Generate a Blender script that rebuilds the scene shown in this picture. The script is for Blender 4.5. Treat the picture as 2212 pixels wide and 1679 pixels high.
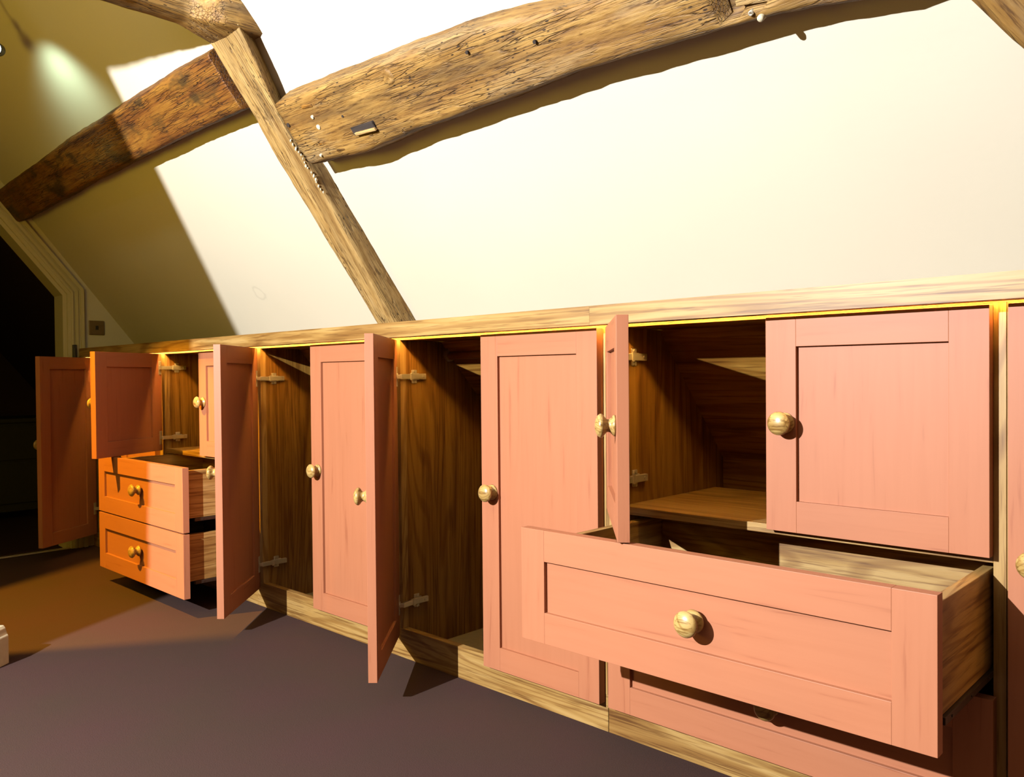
import bpy, bmesh, math, random
from mathutils import Vector, Matrix, noise
random.seed(7)
S = bpy.context.scene
for o in list(bpy.data.objects): bpy.data.objects.remove(o, do_unlink=True)
COL = S.collection

# ------------------------------------------------------------------ camera, light, exposure
def cam_basis(yaw, pitch, roll):
    y, p, r = (math.radians(a) for a in (yaw, pitch, roll))
    fw = Vector((-math.sin(y)*math.cos(p), math.cos(y)*math.cos(p), math.sin(p)))
    rt = Vector((math.cos(y), math.sin(y), 0)); up = rt.cross(fw)
    return rt*math.cos(r)+up*math.sin(r), up*math.cos(r)-rt*math.sin(r), fw
rt, up, fw = cam_basis(43.6694, -0.8514, -0.5221)
cam = bpy.data.objects.new('camera', bpy.data.cameras.new('camera'))
cam.matrix_world = Matrix(((rt.x, up.x, -fw.x, 0.0), (rt.y, up.y, -fw.y, -1.5), (rt.z, up.z, -fw.z, 0.8301), (0, 0, 0, 1)))
cam.data.sensor_width = 36; cam.data.lens = 28.8606; cam.data.clip_start = 0.02
COL.objects.link(cam); S.camera = cam

W = bpy.data.worlds.new('world'); S.world = W; W.use_nodes = True
W.node_tree.nodes['Background'].inputs[0].default_value = (1.0, 0.42, 0.015, 1)
W.node_tree.nodes['Background'].inputs[1].default_value = 0.31

def lamp(name, kind, loc, energy, color, size=.03, target=None, **kw):
    d = bpy.data.lights.new(name, kind); d.energy = energy; d.color = color
    if kind != 'SUN': d.shadow_soft_size = size
    for k, v in kw.items(): setattr(d, k, v)
    o = bpy.data.objects.new(name, d); o.location = loc
    if target is not None:
        o.rotation_euler = (Vector(target)-Vector(loc)).to_track_quat('-Z', 'Y').to_euler()
    COL.objects.link(o); return o
KEY = (-1.5, -3.0, 1.72)
lamp('key_lamp', 'POINT', KEY, 1530, (1.0, 1.05, 1.12), .013)
WARM = (-3.27, -1.42, 2.12)
lamp('warm_downlight', 'SPOT', WARM, 900, (1.0, 0.50, 0.02), .006, (-3.25, -.62, 0.0), spot_size=math.radians(62), spot_blend=.25)
lamp('added_slope_fill', 'POINT', (-2.55, -1.75, 1.25), 40, (1.0, 0.74, 0.06), .22)  # added fill without a fixture, lifts the shaded parts of the slope
lamp('slope_spotlight', 'SPOT', (-3.090, -.70, 1.905), 9, (0.66, 1.0, 0.85), .02, (-3.19, -.40, 1.80), spot_size=math.radians(105), spot_blend=1.0)

S.view_settings.view_transform = 'Standard'; S.view_settings.look = 'None'
S.view_settings.exposure = 0.0; S.view_settings.gamma = 1.0; S.view_settings.use_curve_mapping = False

# ------------------------------------------------------------------ materials
def new_mat(name):
    m = bpy.data.materials.new(name); m.use_nodes = True
    nt = m.node_tree; return m, nt, nt.nodes['Principled BSDF']
def N(nt, t, **kw):
    n = nt.nodes.new(t)
    for k, v in kw.items():
        if k in n.inputs: n.inputs[k].default_value = v
        else: setattr(n, k, v)
    return n
def ramp(nt, stops, src):
    r = nt.nodes.new('ShaderNodeValToRGB'); e = r.color_ramp.elements
    e[0].position, e[0].color = stops[0][0], (*stops[0][1], 1)
    e[1].position, e[1].color = stops[-1][0], (*stops[-1][1], 1)
    for p, c in stops[1:-1]:
        x = e.new(p); x.color = (*c, 1)
    nt.links.new(src, r.inputs[0]); return r
def mapped(nt, scale, rot=(0,0,0), rnd=True):
    tc = nt.nodes.new('ShaderNodeTexCoord'); mp = nt.nodes.new('ShaderNodeMapping')
    mp.inputs['Scale'].default_value = scale; mp.inputs['Rotation'].default_value = rot
    nt.links.new(tc.outputs['Object'], mp.inputs[0])
    if rnd:
        oi = nt.nodes.new('ShaderNodeObjectInfo'); ml = nt.nodes.new('ShaderNodeMath'); ml.operation = 'MULTIPLY'
        ml.inputs[1].default_value = 37.0; nt.links.new(oi.outputs['Random'], ml.inputs[0])
        nt.links.new(ml.outputs[0], mp.inputs['Location'])
    return mp
def bump(nt, bsdf, src, strength, dist=.002, prev=None):
    b = nt.nodes.new('ShaderNodeBump'); b.inputs['Strength'].default_value = strength; b.inputs['Distance'].default_value = dist
    nt.links.new(src, b.inputs['Height'])
    if prev: nt.links.new(prev.outputs[0], b.inputs['Normal'])
    nt.links.new(b.outputs[0], bsdf.inputs['Normal']); return b
def mixc(nt, a, b, fac, mode='MIX'):
    m = nt.nodes.new('ShaderNodeMix'); m.data_type = 'RGBA'; m.blend_type = mode
    for s, i in ((a, 6), (b, 7)):
        if isinstance(s, tuple): m.inputs[i].default_value = (*s, 1)
        else: nt.links.new(s, m.inputs[i])
    if isinstance(fac, float): m.inputs[0].default_value = fac
    else: nt.links.new(fac, m.inputs[0])
    return m.outputs[2]

def tint_albedo():
    # base colours cut and warmed together, so bounced light leaves deep orange shadows
    for m in bpy.data.materials:
        if not m.use_nodes or m.name in ('nickel_plate', 'led_diffuser', 'lamp_lens', 'black_iron'): continue
        nt = m.node_tree; b = nt.nodes['Principled BSDF']; l = b.inputs['Base Color'].links
        if l: nt.links.new(mixc(nt, l[0].from_socket, (.66, .60, .475), 1.0, 'MULTIPLY'), b.inputs['Base Color'])
def oak(name, axis, light, mid, dark, rough=.5, figure=1.0, ring=(7, .55, 95.0)):
    m, nt, b = new_mat(name)
    sc = [26, 26, 26]; sc[axis] = 1.7
    mp = mapped(nt, tuple(sc))
    n1 = N(nt, 'ShaderNodeTexNoise', Scale=1.0, Detail=4.0, Roughness=.55, Distortion=1.6*figure); nt.links.new(mp.outputs[0], n1.inputs[0])
    sf = [150, 150, 150]; sf[axis] = 5
    mf = mapped(nt, tuple(sf)); n2 = N(nt, 'ShaderNodeTexNoise', Scale=1.0, Detail=3.0, Roughness=.7); nt.links.new(mf.outputs[0], n2.inputs[0])
    r1 = ramp(nt, [(.32, dark), (.47, mid), (.62, light)], n1.outputs[0])
    # cathedral rings
    sw = [ring[0]]*3; sw[axis] = ring[1]
    mw = mapped(nt, tuple(sw)); n3 = N(nt, 'ShaderNodeTexNoise', Scale=1.0, Detail=1.0, Distortion=.4); nt.links.new(mw.outputs[0], n3.inputs[0])
    mm = nt.nodes.new('ShaderNodeMath'); mm.operation = 'MULTIPLY'; mm.inputs[1].default_value = ring[2]; nt.links.new(n3.outputs[0], mm.inputs[0])
    sn = nt.nodes.new('ShaderNodeMath'); sn.operation = 'SINE'; nt.links.new(mm.outputs[0], sn.inputs[0])
    r3 = ramp(nt, [(.35, (1, 1, 1)), (.95, (.62, .50, .37))], sn.outputs[0])
    c = mixc(nt, r1.outputs[0], r3.outputs[0], .75, 'MULTIPLY')
    r2 = ramp(nt, [(.36, (.50, .40, .30)), (.47, (1, 1, 1))], n2.outputs[0])
    c = mixc(nt, c, r2.outputs[0], .85, 'MULTIPLY')
    nt.links.new(c, b.inputs['Base Color']); b.inputs['Roughness'].default_value = rough
    b.inputs['Specular IOR Level'].default_value = .3
    bump(nt, b, n2.outputs[0], .25, .0008)
    return m
OL, OM, OD = (.38, .255, .105), (.32, .198, .068), (.205, .108, .030)
oak_x = oak('oak_along_x', 0, OL, OM, OD); oak_y = oak('oak_along_y', 1, OL, OM, OD); oak_z = oak('oak_along_z', 2, OL, OM, OD)
VL, VM, VD = (.31, .175, .038), (.25, .128, .024), (.165, .078, .013)
ven_z = oak('oak_veneer_upright', 2, VL, VM, VD, .45, .6); ven_x = oak('oak_veneer_flat', 0, VL, VM, VD, .45, .6)
knob_m = oak('turned_oak', 0, (.46, .34, .15), (.40, .28, .11), (.28, .175, .06), .32, 1.2, (22, 9, 60.0))

def pink_mat(name, axis):
    m, nt, b = new_mat(name)
    sf = [75, 75, 75]; sf[axis] = 4
    mf = mapped(nt, tuple(sf)); n = N(nt, 'ShaderNodeTexNoise', Scale=1.0, Detail=3.0, Roughness=.6, Distortion=.5); nt.links.new(mf.outputs[0], n.inputs[0])
    r = ramp(nt, [(.27, (.315, .115, .066)), (.37, (.375, .148, .086)), (.6, (.388, .156, .092))], n.outputs[0])
    mg = mapped(nt, (3, 3, 3)); g = N(nt, 'ShaderNodeTexNoise', Scale=1.0, Detail=2.0); nt.links.new(mg.outputs[0], g.inputs[0])
    rg = ramp(nt, [(.3, (.94, .96, .98)), (.7, (1, 1, 1))], g.outputs[0])
    nt.links.new(mixc(nt, r.outputs[0], rg.outputs[0], 1.0, 'MULTIPLY'), b.inputs['Base Color'])
    b.inputs['Roughness'].default_value = .5; b.inputs['Specular IOR Level'].default_value = .2
    bump(nt, b, n.outputs[0], .06, .0004); return m
pink_z = pink_mat('salmon_paint_upright', 2); pink_x = pink_mat('salmon_paint_flat', 0)

def plaster(name, col, rough=.75, b_s=.15):
    m, nt, b = new_mat(name)
    mp = mapped(nt, (1, 1, 1), rnd=False); n = N(nt, 'ShaderNodeTexNoise', Scale=2.2, Detail=3.0); nt.links.new(mp.outputs[0], n.inputs[0])
    r = ramp(nt, [(.3, tuple(c*.96 for c in col)), (.7, col)], n.outputs[0])
    nt.links.new(r.outputs[0], b.inputs['Base Color']); b.inputs['Roughness'].default_value = rough
    n2 = N(nt, 'ShaderNodeTexNoise', Scale=90.0, Detail=3.0); nt.links.new(mp.outputs[0], n2.inputs[0])
    bump(nt, b, n2.outputs[0], b_s, .001); return m
plaster_m = plaster('cream_plaster', (.58, .56, .53)); trim_m = plaster('cream_gloss_trim', (.52, .49, .36), .35, .02)

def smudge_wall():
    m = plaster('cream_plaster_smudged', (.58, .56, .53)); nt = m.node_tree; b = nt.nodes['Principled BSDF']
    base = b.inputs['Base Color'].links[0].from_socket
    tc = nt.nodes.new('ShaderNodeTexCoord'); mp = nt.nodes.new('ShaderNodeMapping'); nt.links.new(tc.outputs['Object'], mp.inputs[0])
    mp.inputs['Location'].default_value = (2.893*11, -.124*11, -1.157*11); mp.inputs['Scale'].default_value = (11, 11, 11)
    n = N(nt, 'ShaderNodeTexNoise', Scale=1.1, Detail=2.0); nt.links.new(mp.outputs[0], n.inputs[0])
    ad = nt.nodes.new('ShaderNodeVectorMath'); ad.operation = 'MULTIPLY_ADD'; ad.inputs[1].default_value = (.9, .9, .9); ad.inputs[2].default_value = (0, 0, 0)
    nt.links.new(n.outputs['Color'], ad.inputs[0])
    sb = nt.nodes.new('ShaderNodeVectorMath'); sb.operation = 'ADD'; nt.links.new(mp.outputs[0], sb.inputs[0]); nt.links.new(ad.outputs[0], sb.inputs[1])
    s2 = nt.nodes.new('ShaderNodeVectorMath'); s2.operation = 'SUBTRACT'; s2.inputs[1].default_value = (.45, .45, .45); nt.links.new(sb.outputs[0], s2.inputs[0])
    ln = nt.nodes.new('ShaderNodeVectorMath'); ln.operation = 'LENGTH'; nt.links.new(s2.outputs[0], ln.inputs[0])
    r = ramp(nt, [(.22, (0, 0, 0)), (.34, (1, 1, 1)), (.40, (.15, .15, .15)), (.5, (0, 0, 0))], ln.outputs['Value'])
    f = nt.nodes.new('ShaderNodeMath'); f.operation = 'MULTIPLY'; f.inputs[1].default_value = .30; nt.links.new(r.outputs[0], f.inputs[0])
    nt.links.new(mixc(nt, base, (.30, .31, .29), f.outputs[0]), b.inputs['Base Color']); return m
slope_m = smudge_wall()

def carpet():
    m, nt, b = new_mat('dark_carpet'); mp = mapped(nt, (1, 1, 1), rnd=False)
    n = N(nt, 'ShaderNodeTexNoise', Scale=420.0, Detail=2.0); nt.links.new(mp.outputs[0], n.inputs[0])
    n2 = N(nt, 'ShaderNodeTexNoise', Scale=3.0, Detail=3.0); nt.links.new(mp.outputs[0], n2.inputs[0])
    r = ramp(nt, [(.3, (.046, .028, .028)), (.7, (.062, .038, .041))], n.outputs[0])
    r2 = ramp(nt, [(.35, (.92, 1.0, .93)), (.65, (1, .94, 1))], n2.outputs[0])
    nt.links.new(mixc(nt, r.outputs[0], r2.outputs[0], 1.0, 'MULTIPLY'), b.inputs['Base Color'])
    b.inputs['Roughness'].default_value = 1; b.inputs['Specular IOR Level'].default_value = .05
    bump(nt, b, n.outputs[0], .35, .002); return m
carpet_m = carpet()

def old_timber(name, light, mid, dark, stain, stain_amt=.5, grey=(.30, .235, .15), blotch=(3.0, 15, 15)):
    m, nt, b = new_mat(name)
    mp = mapped(nt, (3.0, 34, 34)); n = N(nt, 'ShaderNodeTexNoise', Scale=1.0, Detail=7.0, Roughness=.66, Distortion=.35); nt.links.new(mp.outputs[0], n.inputs[0])
    c = ramp(nt, [(.30, dark), (.45, mid), (.66, light)], n.outputs[0]).outputs[0]
    mb = mapped(nt, blotch); nb = N(nt, 'ShaderNodeTexNoise', Scale=1.0, Detail=4.0, Roughness=.6); nt.links.new(mb.outputs[0], nb.inputs[0])
    rb = ramp(nt, [(.36, (1, 1, 1)), (.50, (0, 0, 0))], nb.outputs[0])
    f = nt.nodes.new('ShaderNodeMath'); f.operation = 'MULTIPLY'; f.inputs[1].default_value = stain_amt; nt.links.new(rb.outputs[0], f.inputs[0])
    c = mixc(nt, c, stain, f.outputs[0])
    # cracks along the grain
    mc = mapped(nt, (7, 120, 120)); v = N(nt, 'ShaderNodeTexVoronoi', Scale=1.0, feature='DISTANCE_TO_EDGE', Randomness=1.0); 
    nw = N(nt, 'ShaderNodeTexNoise', Scale=1.3, Detail=3.0); nt.links.new(mc.outputs[0], nw.inputs[0])
    ad = nt.nodes.new('ShaderNodeVectorMath'); ad.operation = 'MULTIPLY_ADD'; ad.inputs[1].default_value = (.5, .5, .5)
    nt.links.new(nw.outputs['Color'], ad.inputs[0]); nt.links.new(mc.outputs[0], ad.inputs[2]); nt.links.new(ad.outputs[0], v.inputs['Vector'])
    gate = N(nt, 'ShaderNodeTexNoise', Scale=1.0, Detail=2.0); mg = mapped(nt, (6, 14, 14)); nt.links.new(mg.outputs[0], gate.inputs[0])
    gr = ramp(nt, [(.42, (0, 0, 0)), (.55, (1, 1, 1))], gate.outputs[0])
    cr = ramp(nt, [(.0, (1, 1, 1)), (.07, (0, 0, 0))], v.outputs['Distance'])
    cf = nt.nodes.new('ShaderNodeMath'); cf.operation = 'MULTIPLY'; nt.links.new(cr.outputs[0], cf.inputs[0]); nt.links.new(gr.outputs[0], cf.inputs[1])
    cfm = nt.nodes.new('ShaderNodeMath'); cfm.operation = 'MULTIPLY'; cfm.inputs[1].default_value = .55; nt.links.new(cf.outputs[0], cfm.inputs[0])
    c = mixc(nt, c, tuple(x*.6 for x in dark), cfm.outputs[0])
    mgy = mapped(nt, (2.4, 11, 11)); ng = N(nt, 'ShaderNodeTexNoise', Scale=1.0, Detail=5.0, Roughness=.65); nt.links.new(mgy.outputs[0], ng.inputs[0])
    rgy = ramp(nt, [(.52, (0, 0, 0)), (.66, (.5, .5, .5))], ng.outputs[0])
    c = mixc(nt, c, grey, rgy.outputs[0])
    ns = N(nt, 'ShaderNodeTexNoise', Scale=1.0, Detail=3.0, Roughness=.7); msk = mapped(nt, (14, 150, 150)); nt.links.new(msk.outputs[0], ns.inputs[0])
    rsk = ramp(nt, [(.34, (.30, .22, .15)), (.44, (.85, .80, .75)), (.52, (1, 1, 1)), (.66, (1.0, 1.0, 1.0))], ns.outputs[0])
    c = mixc(nt, c, rsk.outputs[0], .8, 'MULTIPLY')
    # worm holes
    mh = mapped(nt, (38, 95, 95)); vh = N(nt, 'ShaderNodeTexVoronoi', Scale=1.0); nt.links.new(mh.outputs[0], vh.inputs['Vector'])
    rh = ramp(nt, [(.14, (1, 1, 1)), (.22, (0, 0, 0))], vh.outputs['Distance'])
    hf = nt.nodes.new('ShaderNodeMath'); hf.operation = 'MULTIPLY'; nt.links.new(rh.outputs[0], hf.inputs[0]); nt.links.new(gr.outputs[0], hf.inputs[1])
    c = mixc(nt, c, tuple(x*.25 for x in dark), hf.outputs[0])
    nt.links.new(c, b.inputs['Base Color']); b.inputs['Roughness'].default_value = .62; b.inputs['Specular IOR Level'].default_value = .25
    b1 = bump(nt, b, n.outputs[0], .8, .006)
    inv = nt.nodes.new('ShaderNodeMath'); inv.operation = 'SUBTRACT'; inv.inputs[0].default_value = 1; nt.links.new(cf.outputs[0], inv.inputs[1])
    bump(nt, b, inv.outputs[0], .8, .004, b1); return m
tim_purlin = old_timber('old_oak_purlin', (.36, .225, .072), (.235, .130, .034), (.125, .058, .013), (.10, .058, .022), .7)
tim_rafter = old_timber('old_oak_rafter', (.46, .33, .155), (.35, .225, .085), (.19, .10, .030), (.15, .085, .030), .5)
tim_dark = old_timber('old_oak_blotched', (.25, .120, .018), (.16, .060, .008), (.06, .018, .004), (.035, .022, .006), .85, (.25, .15, .05), (7, 13, 13))  # darker oak with near-black blotches
tim_split = old_timber('fresh_split_oak', (.50, .38, .20), (.43, .30, .14), (.3, .19, .07), (.36, .25, .12), .2)

def plain(name, col, rough=.5, metal=0.0, emit=None, es=0, spec=.5):
    m, nt, b = new_mat(name); b.inputs['Base Color'].default_value = (*col, 1)
    n = N(nt, 'ShaderNodeTexNoise', Scale=60.0); mp = mapped(nt, (1, 1, 1)); nt.links.new(mp.outputs[0], n.inputs[0])
    r = ramp(nt, [(.3, tuple(c*.9 for c in col)), (.7, col)], n.outputs[0]); nt.links.new(r.outputs[0], b.inputs['Base Color'])
    b.inputs['Roughness'].default_value = rough; b.inputs['Metallic'].default_value = metal; b.inputs['Specular IOR Level'].default_value = spec
    if emit: b.inputs['Emission Color'].default_value = (*emit, 1); b.inputs['Emission Strength'].default_value = es
    return m
nickel = plain('nickel_plate', (.55, .49, .38), .35, .75); black_iron = plain('black_iron', (.012, .010, .010), .45)
led_m = plain('led_diffuser', (.9, .85, .7), .4, emit=(1.0, .56, .14), es=430.0)
lens_m = plain('lamp_lens', (.9, .95, .95), .3, emit=(.72, 1.0, .98), es=12.0)
chalk = plain('lime_plaster_crumb', (.62, .58, .48), .9); switch_m = plain('brushed_switch_plate', (.20, .14, .08), .4, .3)
card_m = plain('white_painted_card', (.56, .52, .42), .6); darkwall = plain('unlit_room_wall', (.035, .022, .018), .9, spec=.05)  # near-black walls stand in for the missing light beyond the doorway
darkfloor = plain('unlit_room_floor', (.03, .016, .012), .9, spec=.05); dresser_m = plain('black_dresser', (.03, .03, .018), .5, spec=.1)
teal_m = plain('teal_paint', (.02, .20, .26), .6, spec=.1); runner_m = plain('dark_steel_runner', (.05, .035, .03), .45, .6)
paleboard = plain('pale_board', (.30, .26, .17), .7); hole_shade = plain('dark_hole', (.02, .01, .005), .95)  # near-black tone stands in for the shade inside open holes

tint_albedo()
# ------------------------------------------------------------------ mesh helpers
def box(bm, x0, x1, y0, y1, z0, z1, bev=0.0):
    r = bmesh.ops.create_cube(bm, size=1.0); vs = r['verts']
    for v in vs:
        v.co = Vector((x0+(v.co.x+.5)*(x1-x0), y0+(v.co.y+.5)*(y1-y0), z0+(v.co.z+.5)*(z1-z0)))
    if bev > 0:
        es = list({e for v in vs for e in v.link_edges})
        bmesh.ops.bevel(bm, geom=es, offset=bev, segments=2, profile=.5, affect='EDGES', clamp_overlap=True)
def prism(bm, poly, axis, a, b):
    """poly = list of 2-D points in the plane across `axis` (0: y,z  1: x,z  2: x,y)"""
    def P(p, t): return Vector(((t, p[0], p[1]), (p[0], t, p[1]), (p[0], p[1], t))[axis])
    va = [bm.verts.new(P(p, a)) for p in poly]; vb = [bm.verts.new(P(p, b)) for p in poly]; n = len(poly)
    bm.faces.new(va); bm.faces.new(vb[::-1])
    for i in range(n): bm.faces.new((va[i], vb[i], vb[(i+1) % n], va[(i+1) % n]))
def lathe(bm, prof, seg=28, M=Matrix()):
    """profile (r, h) turned about local Y; h grows towards -Y"""
    rings = []
    for r, h in prof:
        if r < 1e-6: rings.append([bm.verts.new(M @ Vector((0, -h, 0)))])
        else: rings.append([bm.verts.new(M @ Vector((r*math.cos(2*math.pi*i/seg), -h, r*math.sin(2*math.pi*i/seg)))) for i in range(seg)])
    for a, b in zip(rings, rings[1:]):
        for i in range(seg):
            j = (i+1) % seg
            if len(a) == 1 and len(b) == 1: continue
            if len(a) == 1: bm.faces.new((a[0], b[i], b[j]))
            elif len(b) == 1: bm.faces.new((a[i], b[0], a[j]))
            else: bm.faces.new((a[i], b[i], b[j], a[j]))
    if len(rings[0]) > 1: bm.faces.new(rings[0])
def cyl(bm, p0, p1, r, seg=16):
    p0, p1 = Vector(p0), Vector(p1); d = p1-p0; q = Vector((0, -1, 0)).rotation_difference(d.normalized()).to_matrix().to_4x4()
    lathe(bm, [(r, 0), (r, d.length), (0, d.length)], seg, Matrix.Translation(p0) @ q)
def obj(name, bm, mat, parent=None, smooth=False, loc=None):
    bmesh.ops.recalc_face_normals(bm, faces=bm.faces[:])
    me = bpy.data.meshes.new(name); bm.to_mesh(me); bm.free(); me.materials.append(mat)
    if smooth:
        for p in me.polygons: p.use_smooth = True
    o = bpy.data.objects.new(name, me); COL.objects.link(o)
    if parent: o.parent = parent
    if loc: o.location = loc
    return o
def bobj(name, dims, mat, parent=None, bev=.0012):
    bm = bmesh.new(); box(bm, *dims, bev); return obj(name, bm, mat, parent)
def thing(name, label, cat, loc=(0, 0, 0), group=None):
    o = bpy.data.objects.new(name, None); COL.objects.link(o); o.location = loc; o.empty_display_size = .1
    o['label'] = label; o['category'] = cat
    if group: o['group'] = group
    return o
def tag(o, label, cat, group=None):
    o['label'] = label; o['category'] = cat
    if group: o['group'] = group
    return o
def struct(o): o['kind'] = 'structure'; return o

# ------------------------------------------------------------------ the room
NY, NZ = 1.2517, 1.3117               # sloping plane: z + NY*y = NZ
def sy(z): return (NZ-z)/NY
def sz(y): return NZ-NY*y
XW = -4.37                             # left end wall
bm = bmesh.new(); box(bm, XW-.001, 2.6, -5.2, .9, -.06, 0); struct(obj('floor', bm, carpet_m))
TOPZ = 2.34
bm = bmesh.new()                        # sloping soffit slab
prism(bm, [(sy(.989), .989), (sy(TOPZ), TOPZ), (sy(TOPZ)+.16, TOPZ), (sy(.989)+.16, .989)], 0, XW-.1, 2.6)
struct(obj('wall_slope', bm, slope_m))
bm = bmesh.new(); box(bm, XW-.1, 2.6, -2.3, sy(TOPZ)+.16, TOPZ, TOPZ+.08); struct(obj('ceiling', bm, plaster_m))
# left end wall with the clipped doorway
bm = bmesh.new()
prism(bm, [(.75, 0), (.75, sz(.75)), (sy(TOPZ), TOPZ), (-3.2, TOPZ), (-3.2, 0), (-1.15, 0), (-1.15, 1.95), (-.66, 1.95), (-.082, 1.255), (-.082, 0)], 0, XW-.10, XW)
struct(obj('wall_left', bm, plaster_m))
# unseen partition behind the photographer's left, added and slanted to cut the key light
bm = bmesh.new(); prism(bm, [(XW, 0), (XW, TOPZ), (-1.995, TOPZ), (-2.030, 1.74), (-2.068, 1.19), (-2.12, 0)], 1, -2.08, -2.0)
struct(obj('wall_occluder', bm, plaster_m))
# architrave round the clipped doorway: nested mouldings
def band(bm, path, w0, w1, x0, x1):
    def off(w):
        out = []
        for i, p in enumerate(path):
            p = Vector(p); ns = []
            for a, b in ((i-1, i), (i, i+1)):
                if a < 0 or b >= len(path): continue
                d = (Vector(path[b])-Vector(path[a])).normalized(); ns.append(Vector((d.y, -d.x)))
            n = sum(ns, Vector((0, 0))); n.normalize(); k = 1/max(.3, n.dot(ns[0])); out.append(p+n*w*k)
        return out
    A, B = off(w0), off(w1)
    for i in range(len(path)-1):
        q = [A[i], A[i+1], B[i+1], B[i]]
        va = [bm.verts.new((x0, p.x, p.y)) for p in q]; vb = [bm.verts.new((x1, p.x, p.y)) for p in q]
        bm.faces.new(va); bm.faces.new(vb[::-1])
        for k in range(4): bm.faces.new((va[k], vb[k], vb[(k+1) % 4], va[(k+1) % 4]))
path = [(-.082, 0), (-.082, 1.255), (-.66, 1.95), (-1.15, 1.95), (-1.15, 0)]
bm = bmesh.new()
for w0, w1, h in ((-.004, .012, .010), (.012, .022, .016), (.022, .030, .009), (.030, .044, .018), (.044, .054, .012), (.054, .070, .021)):
    band(bm, path, w0, w1, XW-.001, XW+h)
band(bm, path, -.022, .0, XW-.12, XW-.002)
arch = struct(obj('trim_1', bm, trim_m))
bm = bmesh.new(); box(bm, XW+.016, XW+.030, -.070, -.052, .925, 1.005, .002); cyl(bm, (XW+.028, -.062, .935), (XW+.028, -.062, .99), .006, 10)
obj('hinge', bm, black_iron, arch)['label'] = 'black iron hinge on the door frame'
tr = bobj('trim_2', (XW-.02, XW+.004, -1.15, -.082, 0, .006), nickel); struct(tr)
# the dark room beyond: its lack of light is put into near-black colours
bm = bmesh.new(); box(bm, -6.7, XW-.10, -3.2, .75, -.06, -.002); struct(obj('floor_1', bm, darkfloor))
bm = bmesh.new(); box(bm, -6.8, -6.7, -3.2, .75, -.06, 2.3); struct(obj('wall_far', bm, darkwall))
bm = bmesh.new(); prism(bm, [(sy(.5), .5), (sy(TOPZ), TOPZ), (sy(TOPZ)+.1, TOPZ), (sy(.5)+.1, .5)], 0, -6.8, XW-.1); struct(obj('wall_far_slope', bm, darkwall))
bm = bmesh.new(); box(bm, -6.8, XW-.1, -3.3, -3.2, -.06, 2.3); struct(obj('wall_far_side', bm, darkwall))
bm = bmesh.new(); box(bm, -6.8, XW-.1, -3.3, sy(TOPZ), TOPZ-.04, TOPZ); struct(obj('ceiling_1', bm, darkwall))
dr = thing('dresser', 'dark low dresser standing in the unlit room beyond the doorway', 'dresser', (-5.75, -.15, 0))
bobj('top', (-.24, .24, -.55, .42, .58, .605), dresser_m, dr, .004)
bobj('body', (-.22, .22, -.53, .40, .05, .58), dresser_m, dr, .004)
for k in range(2):
    bobj('drawer', (.22, .236, -.52+k*.465, -.075+k*.465, .36, .56), dresser_m, dr, .003)
    bobj('drawer', (.22, .236, -.52+k*.465, -.075+k*.465, .10, .34), dresser_m, dr, .003)
for sx in (-.18, .18):
    for s in (-.49, .36): bobj('leg', (sx-.025, sx+.025, s-.025, s+.025, 0, .05), dresser_m, dr, .003)
bm = bmesh.new(); box(bm, -5.86, -5.62, -.42, -.11, .605, .72, .01); box(bm, -5.63, -5.61, -.30, -.20, .63, .69, .004)
tag(obj('box', bm, teal_m), 'small teal box on the dark dresser through the doorway', 'box')
# switch plate on the end wall
sp = thing('switch_plate', 'square bronze switch plate on the end wall beside the door frame', 'switch', (XW, .050, 1.093))
bobj('plate', (0, .007, -.037, .037, -.036, .036), switch_m, sp, .003)
bobj('rocker', (.006, .010, -.007, .007, -.010, .010), black_iron, sp, .001)

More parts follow.
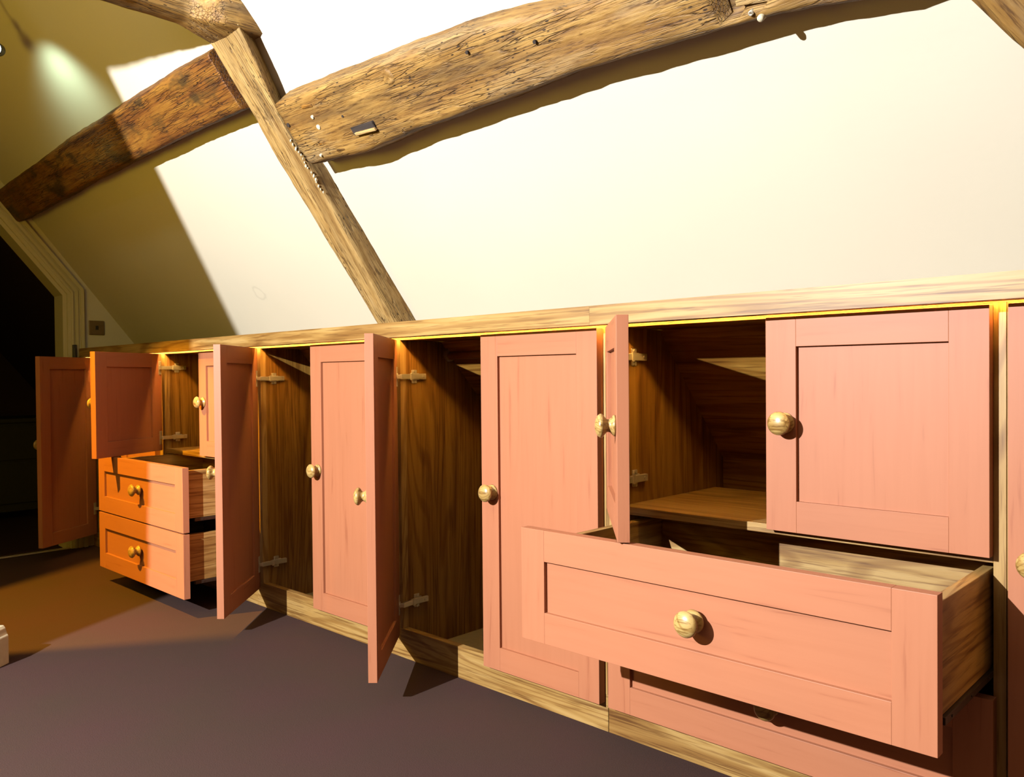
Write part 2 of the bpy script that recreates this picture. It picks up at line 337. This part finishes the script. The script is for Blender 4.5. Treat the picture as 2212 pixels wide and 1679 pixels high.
# ------------------------------------------------------------------ timbers
SD = Vector((0, -.624, .781)).normalized(); SM = Vector((0, -.781, -.624)).normalized()
def timber(name, frames, mat, amp=.006, seed=0, rings=None, sub=10, parent=None, cut=None, axis_vec=None, origin=None):
    """frames: list of sections, each 4 world corner points; lofted, subdivided, worn.  Mesh local X runs along the timber."""
    o0 = Vector(origin) if origin else sum((Vector(p) for p in frames[0]), Vector())/4
    ax = (sum((Vector(p) for p in frames[-1]), Vector())/4-sum((Vector(p) for p in frames[0]), Vector())/4).normalized()
    zz = Vector(frames[0][3])-Vector(frames[0][0]); zz = (zz-ax*zz.dot(ax)).normalized(); yy = zz.cross(ax)
    M = Matrix.Translation(o0) @ Matrix((ax, yy, zz)).transposed().to_4x4(); Mi = M.inverted()
    L = [0]
    for a, b in zip(frames, frames[1:]): L.append(L[-1]+(sum((Vector(p) for p in b), Vector())/4-sum((Vector(p) for p in a), Vector())/4).length)
    nr = rings or max(8, int(L[-1]/.012)); bm = bmesh.new(); R = []
    for i in range(nr+1):
        t = L[-1]*i/nr; k = 0
        while k < len(L)-2 and t > L[k+1]: k += 1
        u = (t-L[k])/(L[k+1]-L[k]); c = [Vector(p).lerp(Vector(q), u) for p, q in zip(frames[k], frames[k+1])]
        ctr = sum(c, Vector())/4; ring = []
        for e in range(4):
            a, b = c[e], c[(e+1) % 4]
            for s in range(sub):
                f = s/sub; p = a.lerp(b, f)
                d = min(f, 1-f)*(b-a).length                      # waney arrises
                if d < .010: p += (ctr-p).normalized()*(.010-d)*.45
                pl = Mi @ p; nv = noise.noise(Vector((pl.x*5+seed, pl.y*9, pl.z*9)))*1.0+noise.noise(Vector((pl.x*22+seed, pl.y*30, pl.z*30)))*.4+noise.noise(Vector((pl.x*60+seed, pl.y*110, pl.z*110)))*.22
                p = p+(p-ctr).normalized()*nv*amp
                pl = Mi @ p
                if cut: pl = Mi @ cut(M @ pl)
                ring.append(bm.verts.new(pl))
        R.append(ring)
    n = 4*sub
    for a, b in zip(R, R[1:]):
        for j in range(n): bm.faces.new((a[j], a[(j+1) % n], b[(j+1) % n], b[j]))
    bm.faces.new(R[0][::-1]); bm.faces.new(R[-1])
    o = obj(name, bm, mat, parent); o.matrix_world = M
    for p in o.data.polygons: p.use_smooth = len(p.vertices) == 4
    return o
def P3(x, s, m, O): v = Vector((x, O[0], O[1]))+SD*s+SM*m; return v
OR_, OL_ = (-.12, 1.46), (-.255, 1.631)
def psec(x, s0f, s1f, h, O, s0b=0.0, s1b=None, hb=-.03):
    s1b = s1f+.012 if s1b is None else s1b
    return [P3(x, s0b, hb, O), P3(x, s0f, h, O), P3(x, s1f, h, O), P3(x, s1b, hb, O)]
NOTCH = [(-.705, .034), (-.60, .034)]
def notch(p):
    r = p-Vector((0, OR_[0], OR_[1])); s = r.dot(SD); m = r.dot(SM)
    if -.728 < p.x < -.62 and s > .036+(p.x+.728)*.1 and s < .16 and m > .03:
        return p-SM*(m-.032)
    return p
fr = [psec(-2.035, .030, .212, .070, OR_, -.008), psec(-1.80, .018, .206, .072, OR_, -.014), psec(-1.56, .030, .197, .070, OR_, -.002), psec(-1.30, .032, .192, .070, OR_, .002),
      psec(-1.05, .038, .162, .070, OR_, .014), psec(-.92, .034, .146, .070, OR_, .010), psec(-.79, .028, .142, .070, OR_, .004), psec(-.66, .020, .140, .066, OR_, -.002), psec(-.58, .010, .138, .062, OR_, -.010),
      psec(-.46, -.008, .13, .060, OR_, -.032), psec(.2, -.01, .13, .07, OR_, -.03), psec(1.9, 0, .14, .07, OR_, -.02)]
pr_ = tag(timber('purlin_beam', fr, tim_purlin, .0045, 3.0, rings=330, sub=14, cut=notch), 'long honey-brown old oak purlin running to the right above the cabinets', 'beam')
fl = [psec(-4.36, -.018, .135, .07, OL_, -.035), psec(-4.0, -.010, .148, .07, OL_, -.026), psec(-3.4, .010, .170, .07, OL_, -.008), psec(-2.9, .016, .178, .07, OL_, -.001), psec(-2.183, .017, .184, .07, OL_, 0)]
tag(timber('purlin_beam', fl, tim_dark, .0042, 11.0, rings=200, sub=12), 'dark blotched purlin on the left between the end wall and the rafter', 'beam')
def rsec(z, xl, xr, xb, h, xlb=None):
    y = sy(z); b = Vector((0, y, z)); f = b+SM*h; bb = b-SM*.03
    xlb = xl if xlb is None else xlb
    return [Vector((xlb, bb.y, bb.z)), Vector((xl, f.y, f.z)), Vector((xr, f.y, f.z)), Vector((xb, bb.y, bb.z))]
ra = [rsec(.995, -2.190, -2.094, -2.088, .078), rsec(1.06, -2.188, -2.094, -2.087, .075), rsec(1.3, -2.190, -2.076, -2.084, .066), rsec(1.45, -2.190, -2.066, -2.082, .060), rsec(1.54, -2.189, -2.064, -2.090, .058), rsec(1.60, -2.184, -2.062, -2.112, .055),
      rsec(1.70, -2.174, -2.028, -2.090, .055), rsec(1.792, -2.166, -2.004, -2.064, .055)]
raf = tag(timber('rafter_beam', ra, tim_rafter, .0034, 21.0, rings=190, sub=12), 'pale worm-eaten oak rafter rising from the worktop between the two purlins', 'beam')
cs = [[(-2.165, -.30, 1.755), (-2.005, -.30, 1.755), (-2.02, -.30, 1.99), (-2.165, -.30, 1.99)], [(-2.166, -.41, 1.750), (-2.002, -.41, 1.748), (-2.03, -.41, 1.99), (-2.166, -.41, 1.99)],
      [(-2.168, -.462, 1.764), (-2.010, -.462, 1.752), (-2.05, -.462, 1.99), (-2.168, -.462, 1.99)], [(-2.170, -.51, 1.778), (-2.092, -.51, 1.776), (-2.10, -.51, 1.99), (-2.170, -.51, 1.99)],
      [(-2.176, -.75, 1.782), (-2.098, -.75, 1.782), (-2.10, -.75, 2.0), (-2.176, -.75, 2.0)], [(-2.18, -2.2, 1.79), (-2.09, -2.2, 1.79), (-2.09, -2.2, 2.01), (-2.18, -2.2, 2.01)]]
tag(timber('collar_beam', cs, tim_purlin, .003, 31.0, rings=150, sub=10), 'brown oak collar beam crossing the top left corner above the rafter', 'beam')
rb = []
for t, xl, xr in ((1.56, -.46, -.36), (1.377, -.323, -.20), (1.339, -.291, -.17), (1.25, -.235, -.11), (.995, -.10, .03)):
    rb.append(rsec(t, xl, xr, xr+.0, .06))
tag(timber('brace_beam', rb, tim_purlin, .003, 41.0, rings=60, sub=8), 'short piece of brown brace timber in the top right corner', 'beam')

def on_purlin(x, s, m=.07): return P3(x, s, m, OR_)
def frame_at(p): return Matrix.Translation(p) @ Matrix((Vector((1, 0, 0)), -SM, SD)).transposed().to_4x4()
def pchip(name, x, s, dx, dm, ds, mat, m=.070, rot=0.0, parent=None, seed=0, bev=.002):
    bm = bmesh.new(); box(bm, -dx/2, dx/2, -dm/2, dm/2, -ds/2, ds/2, bev)
    for v in bm.verts: v.co += Vector([noise.noise(v.co*180+Vector((seed+k*9, 0, 0))) for k in range(3)])*min(dx, ds)*.16
    M = frame_at(on_purlin(x, s, m)) @ Matrix.Rotation(rot, 4, 'Y')
    bm.transform(pr_.matrix_world.inverted() @ M)
    return obj(name, bm, mat, pr_)
sl_ = pchip('mortise_slot', -1.738, .074, .092, .010, .022, hole_shade, .0715, .02); sl_['label'] = 'mortise slot with its inner shade painted dark'
pchip('wedge', -1.732, .066, .082, .014, .009, tim_split, .0745, .05)['label'] = 'pale split wedge in the mortise'
for k, (x, s, r_) in enumerate(((-1.902, .117, .0075), (-1.961, .045, .0045), (-1.903, .146, .0055))):
    bm = bmesh.new(); lathe(bm, [(r_, -.004), (r_*.9, .004), (0, .0055)], 10); bm.transform(pr_.matrix_world.inverted() @ frame_at(on_purlin(x, s, .0722))); obj('plaster_plug', bm, chalk, pr_)
for x, s, r_ in ((-2.022, .150, .006), (-1.790, .120, .0035), (-1.30, .150, .004), (-1.12, .120, .004)):
    bm = bmesh.new(); lathe(bm, [(r_, -.003), (r_, .0012), (0, .0012)], 12); bm.transform(pr_.matrix_world.inverted() @ frame_at(on_purlin(x, s, .0725))); obj('peg_hole', bm, hole_shade, pr_)  # dark discs on the face, painting the shade inside peg holes
for k, (x, s, dx, ds, ro, ml) in enumerate(((-1.904, .176, .045, .010, .12, 0), (-1.925, .073, .036, .010, .05, 0), (-1.86, .040, .055, .008, .1, 0))):
    pchip('stain_hollow', x, s, dx, .004, ds, hole_shade if 0 else tim_dark, .0715, ro, seed=k)
kn = bmesh.new(); lathe(kn, [(.024, -.006), (.020, .0005), (.013, .003), (.006, .0015), (0, .002)], 22)
for v in kn.verts: v.co += Vector([noise.noise(v.co*150+Vector((k*9, 4, 0))) for k in range(3)])*.004
kn.transform(pr_.matrix_world.inverted() @ frame_at(on_purlin(-1.566, .166, .070))); obj('knot', kn, tim_purlin, pr_, True)
# split wood and peg at the broken notch
for k, (x, s, dx, ds, ro) in enumerate(((-.672, .072, .09, .018, .10), (-.676, .094, .10, .010, .04), (-.668, .052, .070, .012, .16))):
    pchip('splinter', x, s, dx, .022, ds, tim_split, .044, ro, seed=k+5, bev=.003)['label'] = 'pale freshly split wood in the notch'
bm = bmesh.new(); lathe(bm, [(.0065, -.02), (.0062, .010), (.0045, .013), (0, .013)], 14); bm.transform(pr_.matrix_world.inverted() @ frame_at(on_purlin(-.660, .023, .060))); obj('peg', bm, card_m, pr_, True)
bm = bmesh.new(); lathe(bm, [(.0045, -.01), (.0045, .006), (.002, .006), (.002, .002), (0, .002)], 14); bm.transform(pr_.matrix_world.inverted() @ frame_at(on_purlin(-.674, .036, .064))); obj('peg', bm, nickel, pr_, True)
# lime crumbs along the rafter / purlin joint
for k in range(16):
    z = 1.415+k*.0085+random.uniform(-.002, .002); y = sy(z); p = Vector((-2.066-.004*math.sin(k), y, z))+SM*.062
    bm = bmesh.new(); bmesh.ops.create_icosphere(bm, subdivisions=1, radius=random.uniform(.0018, .0042))
    for v in bm.verts: v.co = Vector((v.co.x, v.co.y, v.co.z*1.8))*random.uniform(.7, 1.2)
    bm.transform(raf.matrix_world.inverted() @ Matrix.Translation(p)); obj('plaster_crumb', bm, chalk, raf)

# ------------------------------------------------------------------ spotlight at the far left
lm = thing('ceiling_spotlight', 'small round spotlight with glowing lens at the top left edge', 'light', (-3.155, -.69, 1.945))
bm = bmesh.new(); M = Matrix.Rotation(math.radians(-50), 4, 'Z') @ Matrix.Rotation(math.radians(18), 4, 'X')
MM = Matrix.Translation((0, 0, 0)) @ (Vector((.86, -.5, -.25)).normalized().to_track_quat('Z', 'Y').to_matrix().to_4x4()) @ Matrix.Rotation(math.radians(-90), 4, 'X')
lathe(bm, [(.0, -.060), (.016, -.058), (.021, -.05), (.0225, -.006), (.0235, 0.0), (.0205, .0)], 24, MM); obj('housing', bm, black_iron, lm, True)
bm = bmesh.new(); lathe(bm, [(.020, -.002), (.0175, .003), (.009, .006), (0, .0068)], 24, MM); obj('lens', bm, lens_m, lm, True)
bm = bmesh.new(); cyl(bm, (-.03, .0, .02), (-.045, -.01, TOPZ-1.945), .004, 8); obj('stem', bm, black_iron, lm)
bm = bmesh.new(); cyl(bm, (-.03, .005, .045), (-.018, .012, .078), .012, 12); obj('knuckle', bm, black_iron, lm)
# hooded downlight over the left end of the cabinets (unseen), side blades added to trim its light
hd = thing('hooded_downlight', 'unseen hooded downlight with added light-trimming blades, in front of the left end cabinets', 'light', (WARM[0], WARM[1], 0))
bm = bmesh.new(); prism(bm, [(.066, .10), (.118, -.03), (.124, -.028), (.071, .104)], 2, 1.62, 2.2); obj('added_light_blade', bm, black_iron, hd)
bm = bmesh.new(); prism(bm, [(-.054, .10), (-.118, -.03), (-.124, -.028), (-.059, .104)], 2, 1.62, 2.2); obj('added_light_blade', bm, black_iron, hd)
bobj('hood', (-.12, .12, -.05, .13, 2.19, 2.20), black_iron, hd)
bm = bmesh.new(); cyl(bm, (0, 0, 2.2), (0, 0, TOPZ), .01, 10); obj('stem', bm, black_iron, hd)

# ------------------------------------------------------------------ worktop, plinth, led strip
T = .0225
wt = thing('worktop', 'long oak worktop edge running over all the cabinets', 'worktop', (0, 0, 0))
def board(name, a, b, label=None):
    bm = bmesh.new(); prism(bm, [(-.04, .9440), (-.001, .9440), (-.001, .960), (.0222, .960), (.0222, .9440), (.250, .9440), (.250, .9871), (-.04, .9871)], 0, a, b)
    return obj(name, bm, oak_x, wt)
board('board', XW+.001, -1.1512); board('board', -1.1508, 1.35)
pl = thing('plinth', 'oak plinth rail between the carpet and the cabinet doors', 'plinth', (0, T, 0))
for a, b in ((XW+.001, -2.755), (-2.7545, -1.1538), (-1.1522, 1.35)):
    bm = bmesh.new(); box(bm, a, b, 0.0003, .022, 0, .0865, .001); obj('board', bm, oak_x, pl)
led = thing('led_strip_light', 'glowing warm LED strip under the worktop edge', 'light', (0, 0, .957))
bobj('diffuser', (XW+.01, 1.35, .0005, .0045, .0010, .0022), led_m, led, 0)
bobj('channel', (XW+.01, 1.35, .0002, .0050, .0022, .0028), nickel, led, 0)

# ------------------------------------------------------------------ doors, drawers, knobs, hinges
KP = [(.0185, 0.0), (.0200, .0015), (.0195, .004), (.0165, .0065), (.0130, .0100), (.0118, .0135), (.0128, .0170), (.0165, .0200), (.0205, .0228), (.0225, .0258),
      (.0222, .0288), (.0195, .0325), (.0150, .0355), (.0090, .0375), (.0040, .0383), (0, .0385)]
def knob(parent, x, z, rot=0.0):
    bm = bmesh.new(); lathe(bm, KP, 36, Matrix.Rotation(rot, 4, 'Y'))
    o = obj('knob', bm, knob_m, parent, True, (x, 0, z)); return o
def shaker(owner, w, z0, z1, sw=.061, tr_=.058, br=.060, horizontal=False):
    """four frame members round a thin panel, front face at local y=0, hinge edge at local x=0; `owner` holds them"""
    h0, h1 = z0+br, z1-tr_
    for a, b in ((0, sw), (w-sw, w)): bobj('stile', (a, b, 0, T, z0, z1), pink_z, owner, .0007)
    for a, b in ((z0, h0), (h1, z1)): bobj('rail', (sw, w-sw, .00003, T-.00003, a, b), pink_x, owner, .0006)
def door(cab, hx, w, z0, z1, ang, knob_side, kz, label, krot=.3):
    x0 = cab.location.x
    bm = bmesh.new(); box(bm, .057, w-.057, .0085, .0150, z0+.056, z1-.054, 0)
    d = obj('door', bm, pink_z, cab, loc=(hx-x0, 0, 0)); d.rotation_euler = (0, 0, -math.radians(ang))
    if label: d['label'] = label
    shaker(d, w, z0, z1)
    kx = .039 if knob_side == 'L' else w-.036
    knob(d, kx, kz, krot)
    return d
def hinge(cab, hx, ang, z, side_x):
    """concealed hinge: cup flange on the back of an opened door, arm, and mounting plate on the side panel"""
    x0 = cab.location.x; a = math.radians(ang); u = Vector((math.cos(a), -math.sin(a), 0)); n = Vector((math.sin(a), math.cos(a), 0))
    M = Matrix((u, n, Vector((0, 0, 1)))).transposed().to_4x4(); M = Matrix.Translation((hx-x0, 0, z)) @ M
    bm = bmesh.new(); box(bm, .004, .020, T-.0002, T+.0022, -.029, .029, .0008)
    lathe(bm, [(.0105, -.0022-T), (.0105, -.004-T), (.007, -.004-T)], 18, Matrix.Translation((.013, 0, 0)))
    box(bm, .010, .018, T+.001, T+.016, -.006, .006, .001); bm.transform(M)
    sx = side_x-x0
    p = M @ Vector((.014, T+.014, 0)); q = Vector((sx+.010, .056, z))
    d = q-p; L = d.length; R = d.to_track_quat('Y', 'Z').to_matrix().to_4x4()
    b2 = bmesh.new(); box(b2, -.0035, .0035, -.002, L+.002, -.0075, .0075, .001); b2.transform(Matrix.Translation(p) @ R)
    me = bpy.data.meshes.new('t'); b2.to_mesh(me); b2.free(); bm.from_mesh(me); bpy.data.meshes.remove(me)
    box(bm, sx+.004, sx+.014, .050, .113, z-.0085, z+.0085, .0015)
    box(bm, sx+.013, sx+.0165, .052, .060, z-.011, z+.011, .001)
    box(bm, sx, sx+.004, .066, .094, z-.010, z+.010, .001)
    box(bm, sx, sx+.0035, .066, .086, z-.020, z+.020, .002)
    for s in (-1, 1): cyl(bm, (sx+.003, .076, z+s*.0155), (sx+.0065, .076, z+s*.0155), .004, 12)
    cyl(bm, (sx+.012, .100, z), (sx+.0160, .100, z), .0035, 10)
    return obj('hinge', bm, nickel, cab)
def carcass(cab, a, b, shelf=None, wl=.042, wr=.042):
    """a, b: outer x of the unit in world"""
    x0 = cab.location.x; a -= x0; b -= x0
    by = .50
    side = [(T+.0225, .001), (T+.0225, .9390), (.24, .9390), (sy(.90)-.05, .905), (by, sz(by)-.07), (by, .001)]
    for p, q in ((a, a+wl-.0025), (b-wr+.0025, b)):
        bm = bmesh.new(); prism(bm, side, 0, p, q); obj('side_panel', bm, ven_z, cab)
    for p, q in ((a, a+wl), (b-wr, b)):
        bobj('stile', (p, q, T, T+.0215, .0868, .9437), oak_z, cab, .0006)
    bobj('top_rail', (a+wl, b-wr, T+.0005, T+.0185, .9392, .9436), oak_x, cab, .0004)
    bobj('top_panel', (a+wl, b-wr, T+.019, .24, .9393, .9435), ven_x, cab, 0)
    bobj('bottom_panel', (a+wl-.002, b-wr+.002, T+.0225, by, .001, .012), paleboard, cab, .0006)
    bm = bmesh.new(); prism(bm, [(.185, .9385), (.2395, .9391), (by, sz(by)-.070), (by-.012, sz(by)-.080)], 0, a+wl-.0025, b-wr+.0025); obj('sloping_panel', bm, ven_x, cab)
    bobj('back_panel', (a+wl-.0025, b-wr+.0025, by-.012, by, .012, sz(by)-.08), ven_x, cab, 0)
    if shelf: bobj('shelf', (a+wl, b-wr, T+.0005, .44, shelf-.018, shelf), oak_x, cab, .0008)
def drawer(cab, xa, xb, z0, z1, pull, kx, label, boxz, kz, ia=.058, ib=.030):
    x0 = cab.location.x; xa -= x0; xb -= x0
    bz0, bz1 = boxz; fy = T+.0002; D = .40
    bm = bmesh.new(); box(bm, ia+.016, xb-xa-ib-.016, fy, fy+D-.018, bz0+.010, bz0+.017, 0)
    d = obj('drawer', bm, ven_x, cab, loc=(xa, -pull, 0)); d['label'] = label
    w = xb-xa
    bobj('panel', (.056, w-.056, .0085, T-.001, z0+.058, z1-.058), pink_x, d, 0)
    for a, b in ((0, .061), (w-.061, w)): bobj('stile', (a, b, 0, T, z0, z1), pink_z, d, .0007)
    for a, b in ((z0, z0+.062), (z1-.062, z1)): bobj('rail', (.061, w-.061, .00003, T-.00003, a, b), pink_x, d, .0006)
    bobj('side_panel', (ia, ia+.018, fy, fy+D, bz0, bz1), oak_y, d, .001)
    bobj('side_panel', (w-ib-.018, w-ib, fy, fy+D, bz0, bz1), oak_y, d, .001)
    bobj('back_panel', (ia+.0182, w-ib-.0182, fy+D-.017, fy+D-.001, bz0+.002, bz1), oak_x, d, .001)
    bobj('inner_front', (ia+.0182, w-ib-.0182, fy, fy+.012, bz0+.002, bz1-.0005), oak_x, d, .001)
    for p, q in ((ia-.006, ia+.010), (w-ib-.010, w-ib+.006)):
        bm = bmesh.new(); box(bm, p, q, fy+.03, fy+D, bz0-.012, bz0-.0005, .001)
        for k in range(4): cyl(bm, (q-.001 if p > .1 else p+.001, fy+.06+k*.1, bz0-.006), (q+.0015 if p > .1 else p-.0015, fy+.06+k*.1, bz0-.006), .0022, 8)
        obj('runner', bm, runner_m, d)
    knob(d, kx-x0-xa, kz, .5)
    return d
ZT, ZB, ZB5 = .9399, .0685, .5264
# unit A: left end, tall doors
A = thing('cabinet', 'leftmost tall cabinet against the end wall, its salmon door swung open over the carpet', 'cabinet', (-4.345, 0, 0))
carcass(A, -4.343, -3.560)
door(A, -4.318, .360, ZB, ZT, 57, 'R', .536, 'dark-lit salmon door standing open'); door(A, -3.949, .374, ZB, ZT, 0, 'L', .536, None)
hinge(A, -4.318, 57, .830, -4.3035); hinge(A, -4.318, 57, .195, -4.3035)
# unit B: upper doors and two drawers
B = thing('cabinet', 'cabinet with two small upper doors over two half-open drawers, left of the tall wardrobes', 'cabinet', (-3.545, 0, 0))
carcass(B, -3.559, -2.7545, .5325)
door(B, -3.54, .383, ZB5, ZT, 61, 'R', .739, 'small salmon door standing open'); door(B, -3.153, .383, ZB5, ZT, 0, 'L', .739, None, .9)
hinge(B, -3.54, 61, .880, -3.5195); hinge(B, -3.54, 61, .581, -3.5195)
drawer(B, -3.54, -2.770, .298, .5238, .245, -3.138, 'upper salmon drawer half pulled out', (.342, .510), .417)
drawer(B, -3.54, -2.770, ZB, .2925, .245, -3.145, 'lower salmon drawer half pulled out', (.120, .285), .186)
# unit C
C_ = thing('cabinet', 'tall two-door cabinet left of the one with the hanging rail, left door ajar', 'cabinet', (-2.74, 0, 0))
carcass(C_, -2.7535, -1.951)
door(C_, -2.737, .383, ZB, ZT, 46, 'R', .530, 'tall salmon door standing ajar'); door(C_, -2.3512, .383, ZB, ZT, 0, 'L', .528, None, 1.3)
hinge(C_, -2.737, 46, .830, -2.714); hinge(C_, -2.737, 46, .157, -2.714)
# unit D
D_ = thing('cabinet', 'tall two-door cabinet in the middle with a hanging rail inside, left door ajar', 'cabinet', (-1.93, 0, 0))
carcass(D_, -1.950, -1.1545)
door(D_, -1.930, .383, ZB, ZT, 47, 'R', .530, 'tall salmon door standing ajar'); door(D_, -1.5448, .3827, ZB, ZT, 0, 'L', .530, None, 2.2)
hinge(D_, -1.930, 47, .832, -1.9105); hinge(D_, -1.930, 47, .160, -1.9105)
bm = bmesh.new(); cyl(bm, (.021, .215, .896), (.734, .215, .896), .0125, 20); obj('hanging_rail', bm, oak_x, D_, True)
for p, q in ((.0198, .030), (.7265, .7353)):
    bm = bmesh.new(); cyl(bm, (p, .215, .898), (q, .215, .898), .020, 20); obj('rail_socket', bm, nickel, D_)
# unit E
E_ = thing('cabinet', 'large right-hand cabinet with two square doors over a wide pulled-out drawer', 'cabinet', (-1.137, 0, 0))
carcass(E_, -1.1535, -.3405, .5325, .042, .019)
door(E_, -1.1367, .387, ZB5, ZT, 50, 'R', .737, 'square salmon door standing open, seen from its edge', .4); door(E_, -.7476, .388, ZB5, ZT, 0, 'L', .736, None, .95)
hinge(E_, -1.1367, 50, .872, -1.114); hinge(E_, -1.1367, 50, .590, -1.114)
drawer(E_, -1.1367, -.3545, .2981, .5238, .2863, -.737, 'wide salmon drawer pulled right out', (.337, .502), .412, .052, .011)
drawer(E_, -1.1367, -.3545, ZB, .2942, 0.0, -.740, 'wide lower salmon drawer, shut', (.105, .268), .182, .052, .011)
# unit F
F_ = thing('cabinet', 'cabinet with a tall shut salmon door cut off by the right edge of the photo', 'cabinet', (-.333, 0, 0))
carcass(F_, -.3395, .458, None, .019, .042)
door(F_, -.3335, .385, ZB, ZT, 0, 'L', .528, None, .8); door(F_, .054, .385, ZB, ZT, 0, 'L', .528, None)

# ------------------------------------------------------------------ white box on the floor, far left
bx = bmesh.new()
prism(bx, [(-.010, 0), (.048, 0), (.048, .082), (.040, .092), (.040, .103), (.034, .112), (-.002, .112), (-.010, .103)], 1, -.03, .03)
bmesh.ops.bevel(bx, geom=bx.edges[:], offset=.0015, segments=1, affect='EDGES')
bx.transform(Matrix.Rotation(math.radians(40), 4, 'Z'))
tag(obj('carton', bx, card_m, None, False, (-2.752, -.842, 0)), 'white carton standing on the carpet at the left edge', 'carton')

for o in (A, B, C_, D_, E_, F_): o['group'] = 'fitted cabinets in a row under the sloping ceiling'
